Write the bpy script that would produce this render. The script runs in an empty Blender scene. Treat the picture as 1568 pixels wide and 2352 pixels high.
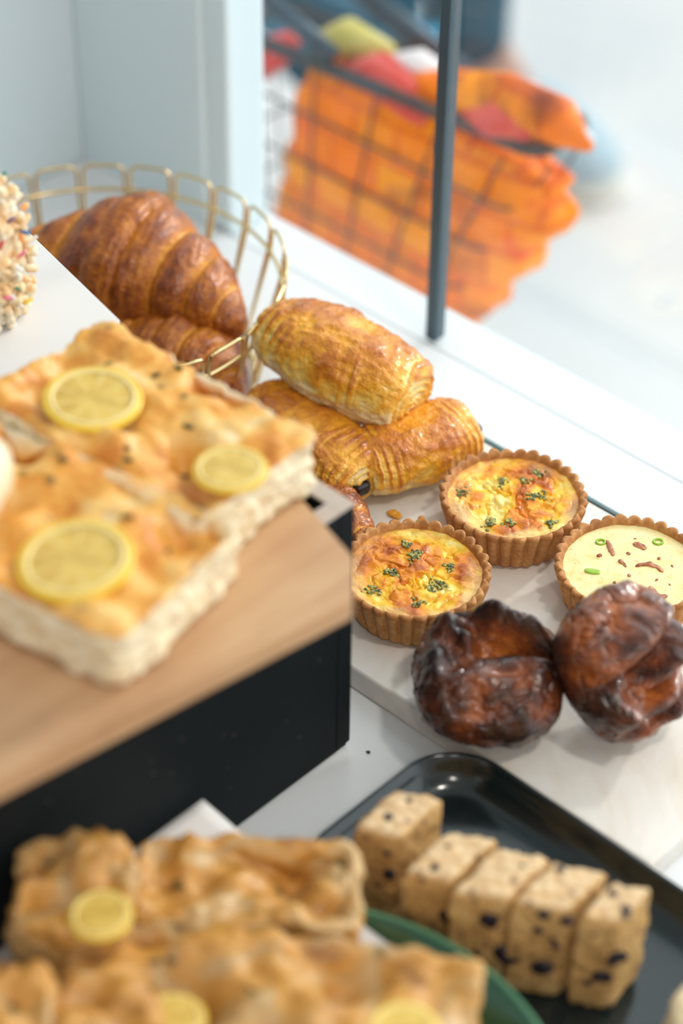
import bpy, bmesh, math, random
import numpy as np
from mathutils import Vector, Matrix, noise, Euler

# ---------------------------------------------------------------- camera
S = bpy.context.scene
COL = S.collection
random.seed(7)
cam = bpy.data.cameras.new('camera'); camo = bpy.data.objects.new('camera', cam); COL.objects.link(camo)
Rv, Uv, Fv = Vector((0.7244, 0.6893, 0.0120)), Vector((-0.4498, 0.4593, 0.7659)), Vector((-0.5224, 0.5602, -0.6428))
m = Matrix((Rv, Uv, -Fv)).transposed().to_4x4(); m.translation = Vector((0, 0, 0.99))
camo.matrix_world = m
cam.sensor_fit = 'AUTO'; cam.sensor_width = 36; cam.lens = 75
cam.clip_start = 0.05; cam.clip_end = 60
cam.dof.use_dof = True; cam.dof.focus_distance = 1.43; cam.dof.aperture_fstop = 2.35; cam.dof.aperture_blades = 0
S.camera = camo

# ---------------------------------------------------------------- light
S.view_settings.view_transform = 'Standard'; S.view_settings.look = 'None'
S.view_settings.gamma = 1; S.view_settings.use_curve_mapping = False
S.view_settings.exposure = 0.64
S.cycles.use_denoising = True
S.cycles.max_bounces = 8; S.cycles.transparent_max_bounces = 12
S.cycles.sample_clamp_indirect = 6
w = bpy.data.worlds.new('daylight'); S.world = w; w.use_nodes = True
wt = w.node_tree; wt.nodes.clear()
wo = wt.nodes.new('ShaderNodeOutputWorld'); wb = wt.nodes.new('ShaderNodeBackground')
tc = wt.nodes.new('ShaderNodeTexCoord'); sx = wt.nodes.new('ShaderNodeSeparateXYZ')
rp = wt.nodes.new('ShaderNodeValToRGB')
mr = wt.nodes.new('ShaderNodeMapRange'); mr.inputs[1].default_value = -1; mr.inputs[2].default_value = 1
wt.links.new(tc.outputs['Generated'], sx.inputs[0]); wt.links.new(sx.outputs['Y'], mr.inputs[0])
wt.links.new(mr.outputs[0], rp.inputs[0]); wt.links.new(rp.outputs[0], wb.inputs[0]); wt.links.new(wb.outputs[0], wo.inputs[0])
rp.color_ramp.elements[0].position = 0.50; rp.color_ramp.elements[0].color = (0.30, 0.285, 0.27, 1)
rp.color_ramp.elements[1].position = 0.70; rp.color_ramp.elements[1].color = (0.92, 0.97, 1.0, 1)
wb.inputs[1].default_value = 1.45
sun = bpy.data.lights.new('sun', 'SUN'); sun.energy = 1.0; sun.angle = math.radians(4); sun.color = (1.0, 0.96, 0.90)
suno = bpy.data.objects.new('sun', sun); COL.objects.link(suno)
suno.rotation_euler = Vector((0.08, 0.92, 0.42)).to_track_quat('Z', 'Y').to_euler()

# ---------------------------------------------------------------- material helper
class N:
    def __init__(s, name):
        s.m = bpy.data.materials.new(name); s.m.use_nodes = True; s.t = s.m.node_tree; s.t.nodes.clear()
        s.out = s.t.nodes.new('ShaderNodeOutputMaterial')
        s.tc = s.t.nodes.new('ShaderNodeTexCoord'); s.obj = s.tc.outputs['Object']
    def set(s, inp, v):
        if isinstance(v, bpy.types.NodeSocket): s.t.links.new(v, inp)
        elif isinstance(v, (tuple, list)) and len(v) == 3 and inp.type == 'RGBA': inp.default_value = (*v, 1)
        else: inp.default_value = v
    def node(s, typ, ins, out=0, **props):
        n = s.t.nodes.new(typ)
        for k, v in props.items(): setattr(n, k, v)
        for k, v in ins.items(): s.set(n.inputs[k], v)
        return n.outputs[out]
    def noise(s, scale, detail=4, rough=0.55, vec=None, dist=0.0):
        return s.node('ShaderNodeTexNoise', {'Vector': vec or s.obj, 'Scale': scale, 'Detail': detail, 'Roughness': rough, 'Distortion': dist})
    def vor(s, scale, vec=None, feature='F1'):
        return s.node('ShaderNodeTexVoronoi', {'Vector': vec or s.obj, 'Scale': scale}, feature=feature)
    def map(s, scale=(1, 1, 1), rot=(0, 0, 0)):
        return s.node('ShaderNodeMapping', {'Vector': s.obj, 'Scale': scale, 'Rotation': rot})
    def attr(s, name): return s.node('ShaderNodeAttribute', {}, 2, attribute_name=name)
    def math(s, op, a, b=0.0, c=0.0, clamp=False):
        return s.node('ShaderNodeMath', {0: a, 1: b, 2: c}, operation=op, use_clamp=clamp)
    def ramp(s, fac, stops):
        n = s.t.nodes.new('ShaderNodeValToRGB'); e = n.color_ramp.elements
        while len(e) > 1: e.remove(e[-1])
        e[0].position = stops[0][0]; e[0].color = (*stops[0][1], 1)
        for p, c in stops[1:]:
            x = e.new(p); x.color = (*c, 1)
        s.set(n.inputs[0], fac); return n.outputs[0]
    def fr(s, fac, a, b):   # float step ramp
        return s.node('ShaderNodeMapRange', {0: fac, 1: a, 2: b}, clamp=True)
    def mix(s, fac, a, b, blend='MIX'):
        n = s.t.nodes.new('ShaderNodeMix'); n.data_type = 'RGBA'; n.blend_type = blend
        s.set(n.inputs[0], fac); s.set(n.inputs[6], a); s.set(n.inputs[7], b); return n.outputs[2]
    def bump(s, h, strength=0.3, dist=0.002):
        return s.node('ShaderNodeBump', {'Height': h, 'Strength': strength, 'Distance': dist})
    def bsdf(s, color, rough=0.5, coat=0.0, normal=None, metal=0.0, sss=0.0, spec=0.5, coat_rough=0.15, sheen=0.0, trans=0.0, ssr=(1, .5, .2), sscale=0.006, cnormal=None):
        ins = {'Base Color': color, 'Roughness': rough, 'Metallic': metal, 'Specular IOR Level': spec, 'Coat Weight': coat, 'Coat Roughness': coat_rough}
        if normal is not None: ins['Normal'] = normal; ins['Coat Normal'] = cnormal if cnormal is not None else normal
        if sss: ins['Subsurface Weight'] = sss; ins['Subsurface Radius'] = ssr; ins['Subsurface Scale'] = sscale
        if sheen: ins['Sheen Weight'] = sheen
        if trans: ins['Transmission Weight'] = trans
        sh = s.node('ShaderNodeBsdfPrincipled', ins)
        s.t.links.new(sh, s.out.inputs[0]); return s.m

def plain(name, c, rough=0.5, **k):
    n = N(name); return n.bsdf(c, rough, **k)

# ---------------------------------------------------------------- object helpers
def link(name, me, mat, parent=None, smooth=True, loc=None, rot=None):
    o = bpy.data.objects.new(name, me); COL.objects.link(o)
    if mat is not None: me.materials.append(mat)
    if smooth: me.polygons.foreach_set('use_smooth', [True] * len(me.polygons))
    if parent is not None: o.parent = parent
    if loc is not None: o.location = loc
    if rot is not None: o.rotation_euler = rot
    return o
def mesh(name, v, f, mat, parent=None, attrs=None, **k):
    me = bpy.data.meshes.new(name)
    me.from_pydata([tuple(map(float, p)) for p in v], [], [tuple(map(int, q)) for q in f]); me.update()
    for an, av in (attrs or {}).items():
        at = me.attributes.new(an, 'FLOAT', 'POINT'); at.data.foreach_set('value', np.asarray(av, dtype=np.float32))
    return link(name, me, mat, parent, **k)
def bmo(name, bm, mat, parent=None, **k):
    me = bpy.data.meshes.new(name); bmesh.ops.recalc_face_normals(bm, faces=bm.faces); bm.to_mesh(me); bm.free(); return link(name, me, mat, parent, **k)
def tag(o, label, cat, group=None):
    o['label'] = label; o['category'] = cat
    if group: o['group'] = group
    return o
def thing(name, label, cat, loc=(0, 0, 0), rot=(0, 0, 0), group=None):
    o = bpy.data.objects.new(name, None); COL.objects.link(o); o.location = loc; o.rotation_euler = rot; o.empty_display_size = 0.02
    return tag(o, label, cat, group)
def structure(o): o['kind'] = 'structure'; return o
def box(bm, lo, hi, bev=0.0, seg=2):
    lo, hi = Vector(lo), Vector(hi)
    r = bmesh.ops.create_cube(bm, size=1, matrix=Matrix.Translation((lo + hi) / 2) @ Matrix.Diagonal((*(hi - lo), 1)))
    if bev:
        es = list({e for v in r['verts'] for e in v.link_edges})
        bmesh.ops.bevel(bm, geom=es, offset=bev, segments=seg, affect='EDGES', profile=0.5)
def prism(bm, pts, z0, z1, bev=0.0):
    vs = [bm.verts.new((x, y, z0)) for x, y in pts]; f = bm.faces.new(vs)
    r = bmesh.ops.extrude_face_region(bm, geom=[f]); nv = [g for g in r['geom'] if isinstance(g, bmesh.types.BMVert)]
    for v in nv: v.co.z = z1
    if bev:
        es = list({e for v in vs + nv for e in v.link_edges})
        bmesh.ops.bevel(bm, geom=es, offset=bev, segments=2, affect='EDGES')
def tube(bm, pts, r, closed=False, n=10, caps=True):
    pts = [Vector(p) for p in pts]; k = len(pts); rr = r if isinstance(r, (list, tuple)) else [r] * k
    rings = []; prev = None
    for i, p in enumerate(pts):
        a = pts[(i - 1) % k] if (closed or i) else p; b = pts[(i + 1) % k] if (closed or i < k - 1) else p
        t = (b - a).normalized()
        if prev is None:
            ref = Vector((0, 0, 1)) if abs(t.z) < 0.9 else Vector((1, 0, 0)); x = ref.cross(t).normalized()
        else: x = (prev - t * prev.dot(t)).normalized()
        prev = x; y = t.cross(x)
        rings.append([bm.verts.new(p + (x * math.cos(2 * math.pi * j / n) + y * math.sin(2 * math.pi * j / n)) * rr[i]) for j in range(n)])
    for i in range(k if closed else k - 1):
        A, B = rings[i], rings[(i + 1) % k]
        for j in range(n): bm.faces.new((A[j], A[(j + 1) % n], B[(j + 1) % n], B[j]))
    if caps and not closed: bm.faces.new(rings[0][::-1]); bm.faces.new(rings[-1])
def lathe(bm, prof, n=96):
    rings = [[bm.verts.new((r * math.cos(2 * math.pi * j / n), r * math.sin(2 * math.pi * j / n), z)) for j in range(n)] for r, z in prof]
    for A, B in zip(rings, rings[1:]):
        for j in range(n): bm.faces.new((A[j], A[(j + 1) % n], B[(j + 1) % n], B[j]))
    bm.faces.new(rings[0][::-1]); bm.faces.new(rings[-1])
def fbm(P, scale, octv=4, seed=0.0):
    return np.array([noise.fractal(Vector((x * scale + seed, y * scale + seed * .7, z * scale - seed)), 1.0, 2.0, octv) for x, y, z in P])
def ridged(P, scale, octv=4, seed=0.0):
    return np.array([noise.ridged_multi_fractal(Vector((x * scale + seed, y * scale, z * scale - seed)), 1.0, 2.0, octv, 1.0, 2.0) for x, y, z in P])
_cs = {}
def cubesphere(n):
    if n in _cs: return _cs[n]
    idx = {}; V = []; F = []
    def vid(p):
        k = tuple(int(round(c * n)) for c in p)
        if k not in idx: idx[k] = len(V); V.append(p)
        return idx[k]
    g = np.linspace(-1, 1, n + 1)
    for ax in range(3):
        for s in (-1, 1):
            for i in range(n):
                for j in range(n):
                    q = []
                    for a, b in ((i, j), (i + 1, j), (i + 1, j + 1), (i, j + 1)):
                        p = [0, 0, 0]; p[ax] = s; p[(ax + 1) % 3] = g[a]; p[(ax + 2) % 3] = g[b]; q.append(vid(tuple(p)))
                    F.append(q if s > 0 else q[::-1])
    _cs[n] = (np.array(V, float), F); return _cs[n]
def sbox(n, a, b, c, k=6.0):
    """superellipsoid with half sizes a,b,c: verts, normals, faces"""
    p, F = cubesphere(n)
    p = np.tan(p * math.pi / 4) if k < 4 else p
    d = (np.abs(p) ** k).sum(1) ** (1 / k); q = p / d[:, None]
    nn = np.sign(q) * np.abs(q) ** (k - 1) / np.array([a, b, c]); nn /= np.linalg.norm(nn, axis=1)[:, None]
    return q * np.array([a, b, c]), nn, F
def sstep(x, a, b):
    t = np.clip((x - a) / (b - a), 0, 1); return t * t * (3 - 2 * t)

# ---------------------------------------------------------------- materials
def pastry_mat(name, stops, coat=0.5, flake=1.0, jitter=0.35, rough=0.42):
    n = N(name); b = n.attr('bake')
    big = n.noise(45, 5, 0.6); fine = n.noise(260, 4, 0.65)
    fac = n.math('MULTIPLY_ADD', n.math('SUBTRACT', big, 0.5), jitter * 1.4, b)
    fac = n.math('MULTIPLY_ADD', n.math('SUBTRACT', fine, 0.5), jitter * 0.7, fac)
    col = n.ramp(fac, stops)
    blis = n.vor(150, n.node('ShaderNodeMixRGB', {0: .08, 1: n.obj, 2: n.node('ShaderNodeTexNoise', {'Vector': n.obj, 'Scale': 60.0}, 1)}))
    h = n.math('ADD', n.math('MULTIPLY', fine, 0.6), n.math('MULTIPLY', blis, 0.5))
    return n.bsdf(col, rough, coat=coat, spec=.3, normal=n.bump(h, 0.6 * flake, 0.0018), cnormal=n.bump(h, 0.22 * flake, 0.0018), coat_rough=0.13, sss=0.06, ssr=(.9, .4, .12))
ST = [(0.0, (.94, .78, .45)), (.18, (.95, .61, .13)), (.38, (.92, .40, .022)), (.6, (.60, .18, .014)), (.82, (.29, .062, .008)), (1.0, (.10, .026, .008))]
M_crois = pastry_mat('croissant_crust', [(p, tuple(c * .92 for c in col)) for p, col in ST], coat=.45, flake=1.6, jitter=.62)
M_pain = pastry_mat('laminated_crust', ST, coat=.60, flake=1.4)
M_kouign = pastry_mat('caramelised_crust', [(0, (.52, .17, .035)), (.25, (.30, .075, .016)), (.5, (.125, .032, .012)), (.75, (.045, .016, .010)), (1, (.018, .010, .010))], coat=.6, flake=.9, jitter=.6, rough=.34)
M_choc = plain('dark_chocolate', (.022, .012, .012), .35)
def m_tart_shell():
    n = N('shortcrust'); a = n.noise(320, 5, .7); b = n.noise(40, 3)
    f = n.math('ADD', n.math('MULTIPLY', a, .5), n.math('MULTIPLY', b, .5))
    f = n.math('ADD', f, n.math('MULTIPLY', n.attr('bake'), .28))
    return n.bsdf(n.ramp(f, [(.3, (.80, .50, .22)), (.52, (.66, .33, .105)), (.72, (.44, .17, .04)), (.95, (.25, .08, .02))]), .62, normal=n.bump(a, .45, .0012))
M_shell = m_tart_shell()
def m_quiche(name, pale):
    n = N(name); big = n.noise(38, 3, .5, dist=.8); mid = n.noise(95, 4, .6, dist=.5); e = n.attr('edge')
    h = n.attr('hill')
    if pale:
        c = n.ramp(mid, [(.3, (.90, .78, .42)), (.55, (.90, .74, .34)), (.75, (.84, .60, .2))])
        c = n.mix(n.math('MULTIPLY', n.fr(n.noise(240, 2), .64, .72), .5), c, (.55, .30, .10))
        bm = n.bump(mid, .25, .002)
    else:
        f = n.math('ADD', n.math('MULTIPLY', big, .75), n.math('MULTIPLY', mid, .35))
        f = n.math('ADD', f, n.math('MULTIPLY', h, .22))
        c = n.ramp(f, [(.34, (.93, .72, .22)), (.42, (.94, .58, .03)), (.50, (.92, .42, .012)), (.58, (.80, .25, .010)), (.70, (.45, .10, .008))])
        c = n.mix(n.math('MULTIPLY', e, .5), c, (.93, .76, .34))
        bm = n.bump(n.math('ADD', big, n.math('MULTIPLY', mid, .6)), .7, .004)
    return n.bsdf(c, .3, coat=.2, spec=.35, normal=bm, sss=.05, coat_rough=.1, ssr=(1, .5, .1))
M_q1, M_q3 = m_quiche('baked_custard', False), m_quiche('pale_custard', True)
def m_broc():
    n = N('broccoli'); a = n.noise(420, 3)
    return n.bsdf(n.ramp(a, [(.32, (.03, .04, .015)), (.47, (.14, .16, .05)), (.60, (.48, .44, .12))]), .6, normal=n.bump(a, .6, .0015))
M_broc = m_broc(); M_onion = plain('green_onion', (.30, .50, .03), .35)
n_ = N('bacon'); a_ = n_.noise(150, 3); M_bacon = n_.bsdf(n_.ramp(a_, [(.35, (.30, .07, .03)), (.6, (.58, .24, .10))]), .4, normal=n_.bump(a_, .4))
def m_marble():
    n = N('white_marble'); v = n.noise(7, 6, .6, dist=1.6); s = n.noise(3.2, 3)
    c = n.ramp(v, [(.30, (.70, .60, .49)), (.46, (.78, .73, .67)), (.54, (.82, .79, .75)), (.75, (.77, .71, .63))])
    c = n.mix(n.math('MULTIPLY', n.fr(s, .5, .75), .30), c, (.68, .55, .42))
    return n.bsdf(c, .22, spec=.45)
M_marble = m_marble()
M_counter = plain('white_lacquer', (.76, .78, .80), .25, spec=.4)
M_gap = plain('shadow_gap_grey', (.10, .18, .20), .3)
def m_plaster(name, c):
    n = N(name); a = n.noise(90, 5, .6); b = n.noise(14, 3)
    return n.bsdf(n.mix(n.math('MULTIPLY', b, .25), c, tuple(x * .93 for x in c)), .7, normal=n.bump(a, .25, .002))
M_wall = m_plaster('painted_plaster', (.75, .86, .92)); M_frame = plain('painted_frame', (.74, .86, .915), .45)
M_ceil = plain('ceiling_paint', (.8, .8, .8), .8)
def m_black():
    n = N('black_painted_wood'); a = n.noise(30, 4); b = n.vor(55); sp = n.math('LESS_THAN', b, .07)
    c = n.mix(a, (.006, .009, .011), (.010, .014, .016)); c = n.mix(n.math('MULTIPLY', sp, .35), c, (.16, .13, .10))
    return n.bsdf(c, .6, spec=.14, normal=n.bump(n.noise(160, 3), .12, .001))
M_black = m_black()
M_rawedge = plain('worn_wood_edge', (.50, .42, .36), .6)
def m_wood(axis):
    n = N('board_wood'); v = n.map((60, 3.5, 60) if axis == 1 else (3.5, 60, 60)); a = n.noise(1.0, 5, .6, vec=v, dist=.6); b = n.noise(9, 3)
    c = n.ramp(n.math('ADD', n.math('MULTIPLY', a, .6), n.math('MULTIPLY', b, .4)), [(.3, (.32, .16, .08)), (.48, (.52, .30, .16)), (.62, (.60, .38, .21)), (.8, (.44, .24, .12))])
    return n.bsdf(c, .42, normal=n.bump(a, .1, .001))
M_board = m_wood(1)
n_ = N('tray_glaze'); M_tray = n_.bsdf((.006, .013, .015), .16, coat=.3, spec=.5)
M_plate = plain('green_glaze', (.012, .075, .035), .12, coat=.6)
M_paper = plain('parchment', (.78, .75, .73), .75)
M_brass = plain('brass_wire', (.83, .64, .32), .22, metal=1.0)
def m_foc(name, top, hi=((.86, .43, .08), (.68, .24, .03)), crumb=((.80, .60, .34), (.93, .82, .60))):
    n = N(name); b = n.attr('bake'); big = n.noise(26, 4, .55, dist=.6); fine = n.noise(140, 4, .6)
    f = n.math('ADD', n.math('MULTIPLY', big, .9), n.math('MULTIPLY', fine, .25))
    t = n.ramp(f, [(.35, tuple(x for x in ((.92, .74, .46) if name == 'focaccia_crust' else (.64, .46, .24)))), (.46, top), (.57, hi[0]), (.72, hi[1])])
    cr = n.ramp(fine, [(.35, crumb[0]), (.6, crumb[1])])
    c = n.mix(b, cr, t); c = n.mix(n.math('MULTIPLY', n.fr(n.vor(38), .16, .08), .8), c, (.16, .11, .03))
    return n.bsdf(c, .45, coat=.15, normal=n.bump(n.math('ADD', fine, big), .5, .003), sss=.08, ssr=(1, .6, .25))
M_foc = m_foc('focaccia_crust', (.90, .58, .20)); M_foc2 = m_foc('focaccia_crust_brown', (.54, .33, .13), ((.64, .31, .06), (.34, .15, .04)), ((.42, .25, .10), (.62, .42, .20)))
def m_lemon():
    n = N('lemon_pulp'); x = n.node('ShaderNodeSeparateXYZ', {0: n.obj}, 0); y = n.node('ShaderNodeSeparateXYZ', {0: n.obj}, 1)
    ang = n.math('ARCTAN2', y, x); sg = n.math('ABSOLUTE', n.math('SINE', n.math('MULTIPLY', ang, 4.5)))
    c = n.mix(n.fr(sg, .0, .3), (.86, .68, .26), n.ramp(n.noise(80, 3), [(.35, (.60, .38, .07)), (.6, (.80, .56, .13))]))
    return n.bsdf(c, .2, coat=.4, sss=.1)
M_pulp = m_lemon(); M_rind = plain('lemon_rind', (.92, .62, .05), .35, coat=.2); M_pith = plain('lemon_pith', (.91, .74, .32), .45)
def m_cake():
    n = N('cake_crumb'); a = n.noise(190, 5, .65); b = n.noise(30, 3); f = n.math('ADD', n.math('MULTIPLY', a, .5), n.math('MULTIPLY', b, .5))
    c = n.ramp(f, [(.32, (.36, .18, .055)), (.5, (.60, .35, .12)), (.68, (.74, .50, .22))])
    c = n.mix(n.attr('bake'), c, n.ramp(a, [(.35, (.70, .42, .19)), (.6, (.86, .67, .43))]))
    c = n.mix(n.math('MULTIPLY', n.fr(n.vor(75), .20, .12), .8), c, (.10, .04, .035))
    return n.bsdf(c, .7, normal=n.bump(a, .7, .003))
M_cake = m_cake(); n_ = N('dark_berry'); M_berry = n_.bsdf((.016, .010, .018), .4)
n_ = N('puffed_rice'); M_puff = n_.bsdf(n_.ramp(n_.noise(60, 3), [(.36, (.93, .55, .24)), (.48, (.94, .70, .42)), (.62, (.95, .86, .70))]), .35, coat=.3, sss=.15, ssr=(1, .7, .4))
SPR = [plain('sprinkle_' + k, c, .3) for k, c in (('red', (.75, .05, .03)), ('pink', (.85, .20, .32)), ('blue', (.02, .13, .38)), ('green', (.05, .22, .12)), ('orange', (.90, .28, .03)), ('violet', (.12, .06, .30)), ('yellow', (.9, .65, .08)), ('white', (.92, .9, .9)))]
M_bread = pastry_mat('pale_bread', [(0, (.93, .82, .60)), (.5, (.92, .76, .48)), (.8, (.86, .55, .2)), (1, (.7, .3, .05))], coat=.1, flake=.6)

# ---------------------------------------------------------------- room and street
def slab(name, lo, hi, mat, bev=0.0, kind='structure'):
    bm = bmesh.new(); box(bm, lo, hi, bev); o = bmo(name, bm, mat, smooth=False)
    if kind: o['kind'] = kind
    return o
slab('wall_left', (-1.46, -1.6, -.75), (-1.31, 1.065, 1.75), M_wall)
slab('floor', (-1.46, -1.6, -.80), (2.2, 1.02, -.75), plain('floor_tile', (.42, .38, .34), .5))
slab('ceiling', (-1.46, -1.6, 1.75), (2.2, 1.12, 1.85), M_ceil)
slab('added_header', (-1.46, 1.068, .72), (2.2, 1.115, 1.85), M_wall)  # unseen header, added low so window light falls off across the counter
slab('wall_front', (-1.46, 1.068, -.75), (2.2, 1.115, -.004), plain('front_wall_paint', (.72, .76, .78), .6))
bm = bmesh.new(); box(bm, (-1.31, 1.058, -.004), (-1.152, 1.115, 0.72), .003); box(bm, (-1.155, 1.064, -.004), (-1.127, 1.108, 0.72), .004)
bmo('trim_1', bm, M_frame, smooth=False)['kind'] = 'structure'
slab('trim_2', (-.9065, 1.0665, 0), (-.8965, 1.0795, 0.72), plain('dark_mullion', (.040, .075, .10), .35), .001)
def glass(name, haze):
    n = N(name); tr = n.node('ShaderNodeBsdfTransparent', {0: (.965, .985, .985)}); gl = n.node('ShaderNodeBsdfGlossy', {0: (1, 1, 1), 'Roughness': .02})
    a = n.node('ShaderNodeMixShader', {0: .045, 1: tr, 2: gl})
    df = n.node('ShaderNodeBsdfTranslucent', {0: (.9, .93, .95)}); veil = n.fr(n.noise(9, 5, .65), .35, .9)  # translucent veil mixed in to imitate the bright haze on the right pane
    b = n.node('ShaderNodeMixShader', {0: n.math('MULTIPLY', veil, haze), 1: a, 2: df}); n.t.links.new(b, n.out.inputs[0]); return n.m
bm = bmesh.new(); box(bm, (-1.128, 1.070, 0), (-.908, 1.076, 0.72)); bmo('window_1', bm, glass('clear_glass', .0), smooth=False)['kind'] = 'structure'
bm = bmesh.new(); box(bm, (-.896, 1.070, 0), (2.2, 1.076, 0.72)); bmo('window_2', bm, glass('hazy_glass', .03), smooth=False)['kind'] = 'structure'
n_ = N('pale_pavement'); a_ = n_.noise(1.3, 4, .6, dist=.5); b_ = n_.noise(60, 4)
M_pave = n_.bsdf(n_.mix(n_.math('MULTIPLY', b_, .3), n_.ramp(a_, [(.3, (.56, .59, .61)), (.5, (.65, .66, .66)), (.7, (.71, .70, .68))]), (.62, .62, .62)), .8)
o = slab('ground', (-9, 1.115, -.80), (7, 12, -.75), M_pave)

ct = thing('counter', 'white lacquered display counter running along the window under all the food', 'counter', (0, 0, 0))
bm = bmesh.new(); box(bm, (-1.308, .22, -.03), (.6, 1.062, 0), .001); bmo('countertop', bm, M_counter, ct, smooth=False)
bm = bmesh.new(); box(bm, (-1.30, .26, -.75), (.58, 1.05, -.03)); bmo('cabinet', bm, plain('cabinet_white', (.75, .75, .75), .5), ct, smooth=False)
bm = bmesh.new(); box(bm, (-.9, .9785, 0), (-.30, .982, .0205), .0005)  # dark strip stands in for the shadow gap behind the slab
tag(bmo('shadow_gap_strip', bm, M_gap, smooth=False), 'thin dark teal strip standing in for the shadow gap along the window side of the marble slab', 'strip')
bm = bmesh.new(); box(bm, (-.900, .737, .0002), (-.433, .978, .020), .0025, 3)
tag(bmo('marble_slab', bm, M_marble, smooth=False), 'pale veined marble serving slab under the tarts and brown pastries', 'serving board')

# ceiling lamps of the shop (out of view, mirrored in the tray)
for i, (x, y) in enumerate(((.15, .75), (.6, -.3))):
    L = bpy.data.lights.new('ceiling_lamp', 'AREA'); L.shape = 'DISK'; L.size = .16; L.energy = 5.0; L.color = (1, .93, .82)
    lo = bpy.data.objects.new('ceiling_lamp', L); COL.objects.link(lo); lo.location = (x, y, 1.70)

# ---------------------------------------------------------------- black crate, boards
cr = thing('wooden_crate', 'tall open black painted crate standing on counter under focaccia boards', 'crate', (-.641, .699, 0))
X0, Y0, H = -.48, -.34, .20
bm = bmesh.new()
box(bm, (X0, Y0, .004), (0, Y0 + .013, H), .0012); box(bm, (X0, -.013, .004), (0, 0, H), .0012)
box(bm, (-.013, Y0 + .013, .004), (0, -.013, H - .0), .0012); box(bm, (X0, Y0 + .013, .004), (X0 + .013, -.013, H), .0012)
bmo('side_panel', bm, M_black, cr, smooth=False)
bm = bmesh.new(); box(bm, (X0 + .002, Y0 + .002, .0005), (-.002, -.002, .012)); bmo('base_panel', bm, M_black, cr, smooth=False)
bm = bmesh.new()
for lo, hi in (((X0, Y0, 0), (0, Y0 + .012, 0)), ((X0, -.012, 0), (0, 0, 0)), ((-.012, Y0 + .012, 0), (0, -.012, 0)), ((X0, Y0 + .012, 0), (X0 + .012, -.012, 0))):
    box(bm, (lo[0], lo[1], H - .0005), (hi[0], hi[1], H + .0012), .0004)
e = bmo('rim', bm, M_rawedge, cr, smooth=False); e['label'] = 'worn bare wood rim'

bm = bmesh.new()
prism(bm, [(-.624, .30), (-.5735, .625), (-.600, .653), (-.656, .669), (-.80, .690), (-.845, .35)], .2020, .2150, .0012)
tag(bmo('serving_board', bm, M_board, smooth=False), 'light brown wooden board with a cut corner resting across the black crate', 'board')
bm = bmesh.new(); prism(bm, [(-.862, .7165), (-.858, .56), (-1.10, .60), (-1.08, .764)], .2020, .2130, .0012)
tag(bmo('cake_board', bm, plain('white_board', (.83, .82, .82), .35), smooth=False), 'white flat board holding the sprinkled rice treat beside the croissants', 'board')

# ---------------------------------------------------------------- focaccia
def lemon(parent, loc, r, rot=(0, 0, 0), herb=True):
    d = bpy.data.objects.new('lemon_slice', None)
    bm = bmesh.new(); lathe(bm, [(r * .80, -.0016), (r * .9, .0022), (r * .84, .0024), (r * .3, .0018), (.0004, .0016)], 48)
    p = bmo('lemon_slice', bm, M_pulp, parent, loc=loc, rot=rot)
    bm = bmesh.new(); tube(bm, [(r * .97 * math.cos(a), r * .97 * math.sin(a), .0008) for a in np.linspace(0, 2 * math.pi, 48, endpoint=False)], r * .075, True, 8)
    q = bmo('rind', bm, M_rind, p); q['label'] = 'bright yellow rind'
    bm = bmesh.new(); tube(bm, [(r * .86 * math.cos(a), r * .86 * math.sin(a), .0022) for a in np.linspace(0, 2 * math.pi, 48, endpoint=False)], r * .055, True, 8)
    bmo('pith', bm, M_pith, p)
    bpy.data.objects.remove(d)
def focaccia(label, center, size, rot, lemons=(), mat=None, seed=0, n=46, lump=.006, herbs=6, k=7, group=None):
    a, b, c = (s / 2 for s in size)
    t = thing('focaccia_piece', label, 'focaccia', (center[0], center[1], center[2]), rot, group)
    P, Nn, F = sbox(n, a, b, c, k); P[:, 2] += c
    top = sstep(Nn[:, 2], .25, .75); side = sstep(np.abs(Nn[:, :2]).max(1), .5, .9)
    d = top * (lump * fbm(P, 26, 3, seed) + lump * .4 * fbm(P, 70, 3, seed + 3)) + side * (.0035 * fbm(P, 55, 4, seed + 5) + .0022 * fbm(P, 160, 3, seed))
    rng = random.Random(seed)
    for _ in range(int(10 + 500 * a * b * 4)):                # finger dimples
        x, y = rng.uniform(-a, a), rng.uniform(-b, b); s = rng.uniform(.006, .011)
        d -= top * lump * 1.1 * np.exp(-((P[:, 0] - x) ** 2 + (P[:, 1] - y) ** 2) / (2 * s * s))
    P = P + Nn * d[:, None]; P[:, 2] = np.maximum(P[:, 2], 0.0)
    mesh('crumb', P, F, mat or M_foc, t, {'bake': np.clip(np.maximum(top, sstep(fbm(P, 30, 2, seed + 8), -.4, .1) if mat is M_foc2 else 0), 0, 1)})
    def zt(x, y):
        i = np.argmin((P[:, 0] - x) ** 2 + (P[:, 1] - y) ** 2 + (P[:, 2] < c) * 9); return P[i, 2]
    for x, y, r in lemons: lemon(t, (x, y, zt(x, y) + .0022), r, (rng.uniform(-.08, .08), rng.uniform(-.08, .08), 0))
    for i in range(herbs):
        x, y = rng.uniform(-a * .85, a * .85), rng.uniform(-b * .85, b * .85)
        q, _, f = sbox(5, rng.uniform(.002, .004), .0015, .0012, 3)
        mesh('herb', q, f, M_herb, t, loc=(x, y, zt(x, y) + .0005), rot=(0, 0, rng.uniform(0, 3)))
    return t
M_herb = plain('dried_herb', (.10, .075, .02), .7)
focaccia('golden focaccia square with two whole lemon rounds, nearest the wooden board edge', (-.731, .524, .2152), (.225, .112, .037), (0, 0, .20),
         [(.058, -.020, .030), (-.075, .02, .022)], seed=2, k=16, lump=.008)
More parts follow.
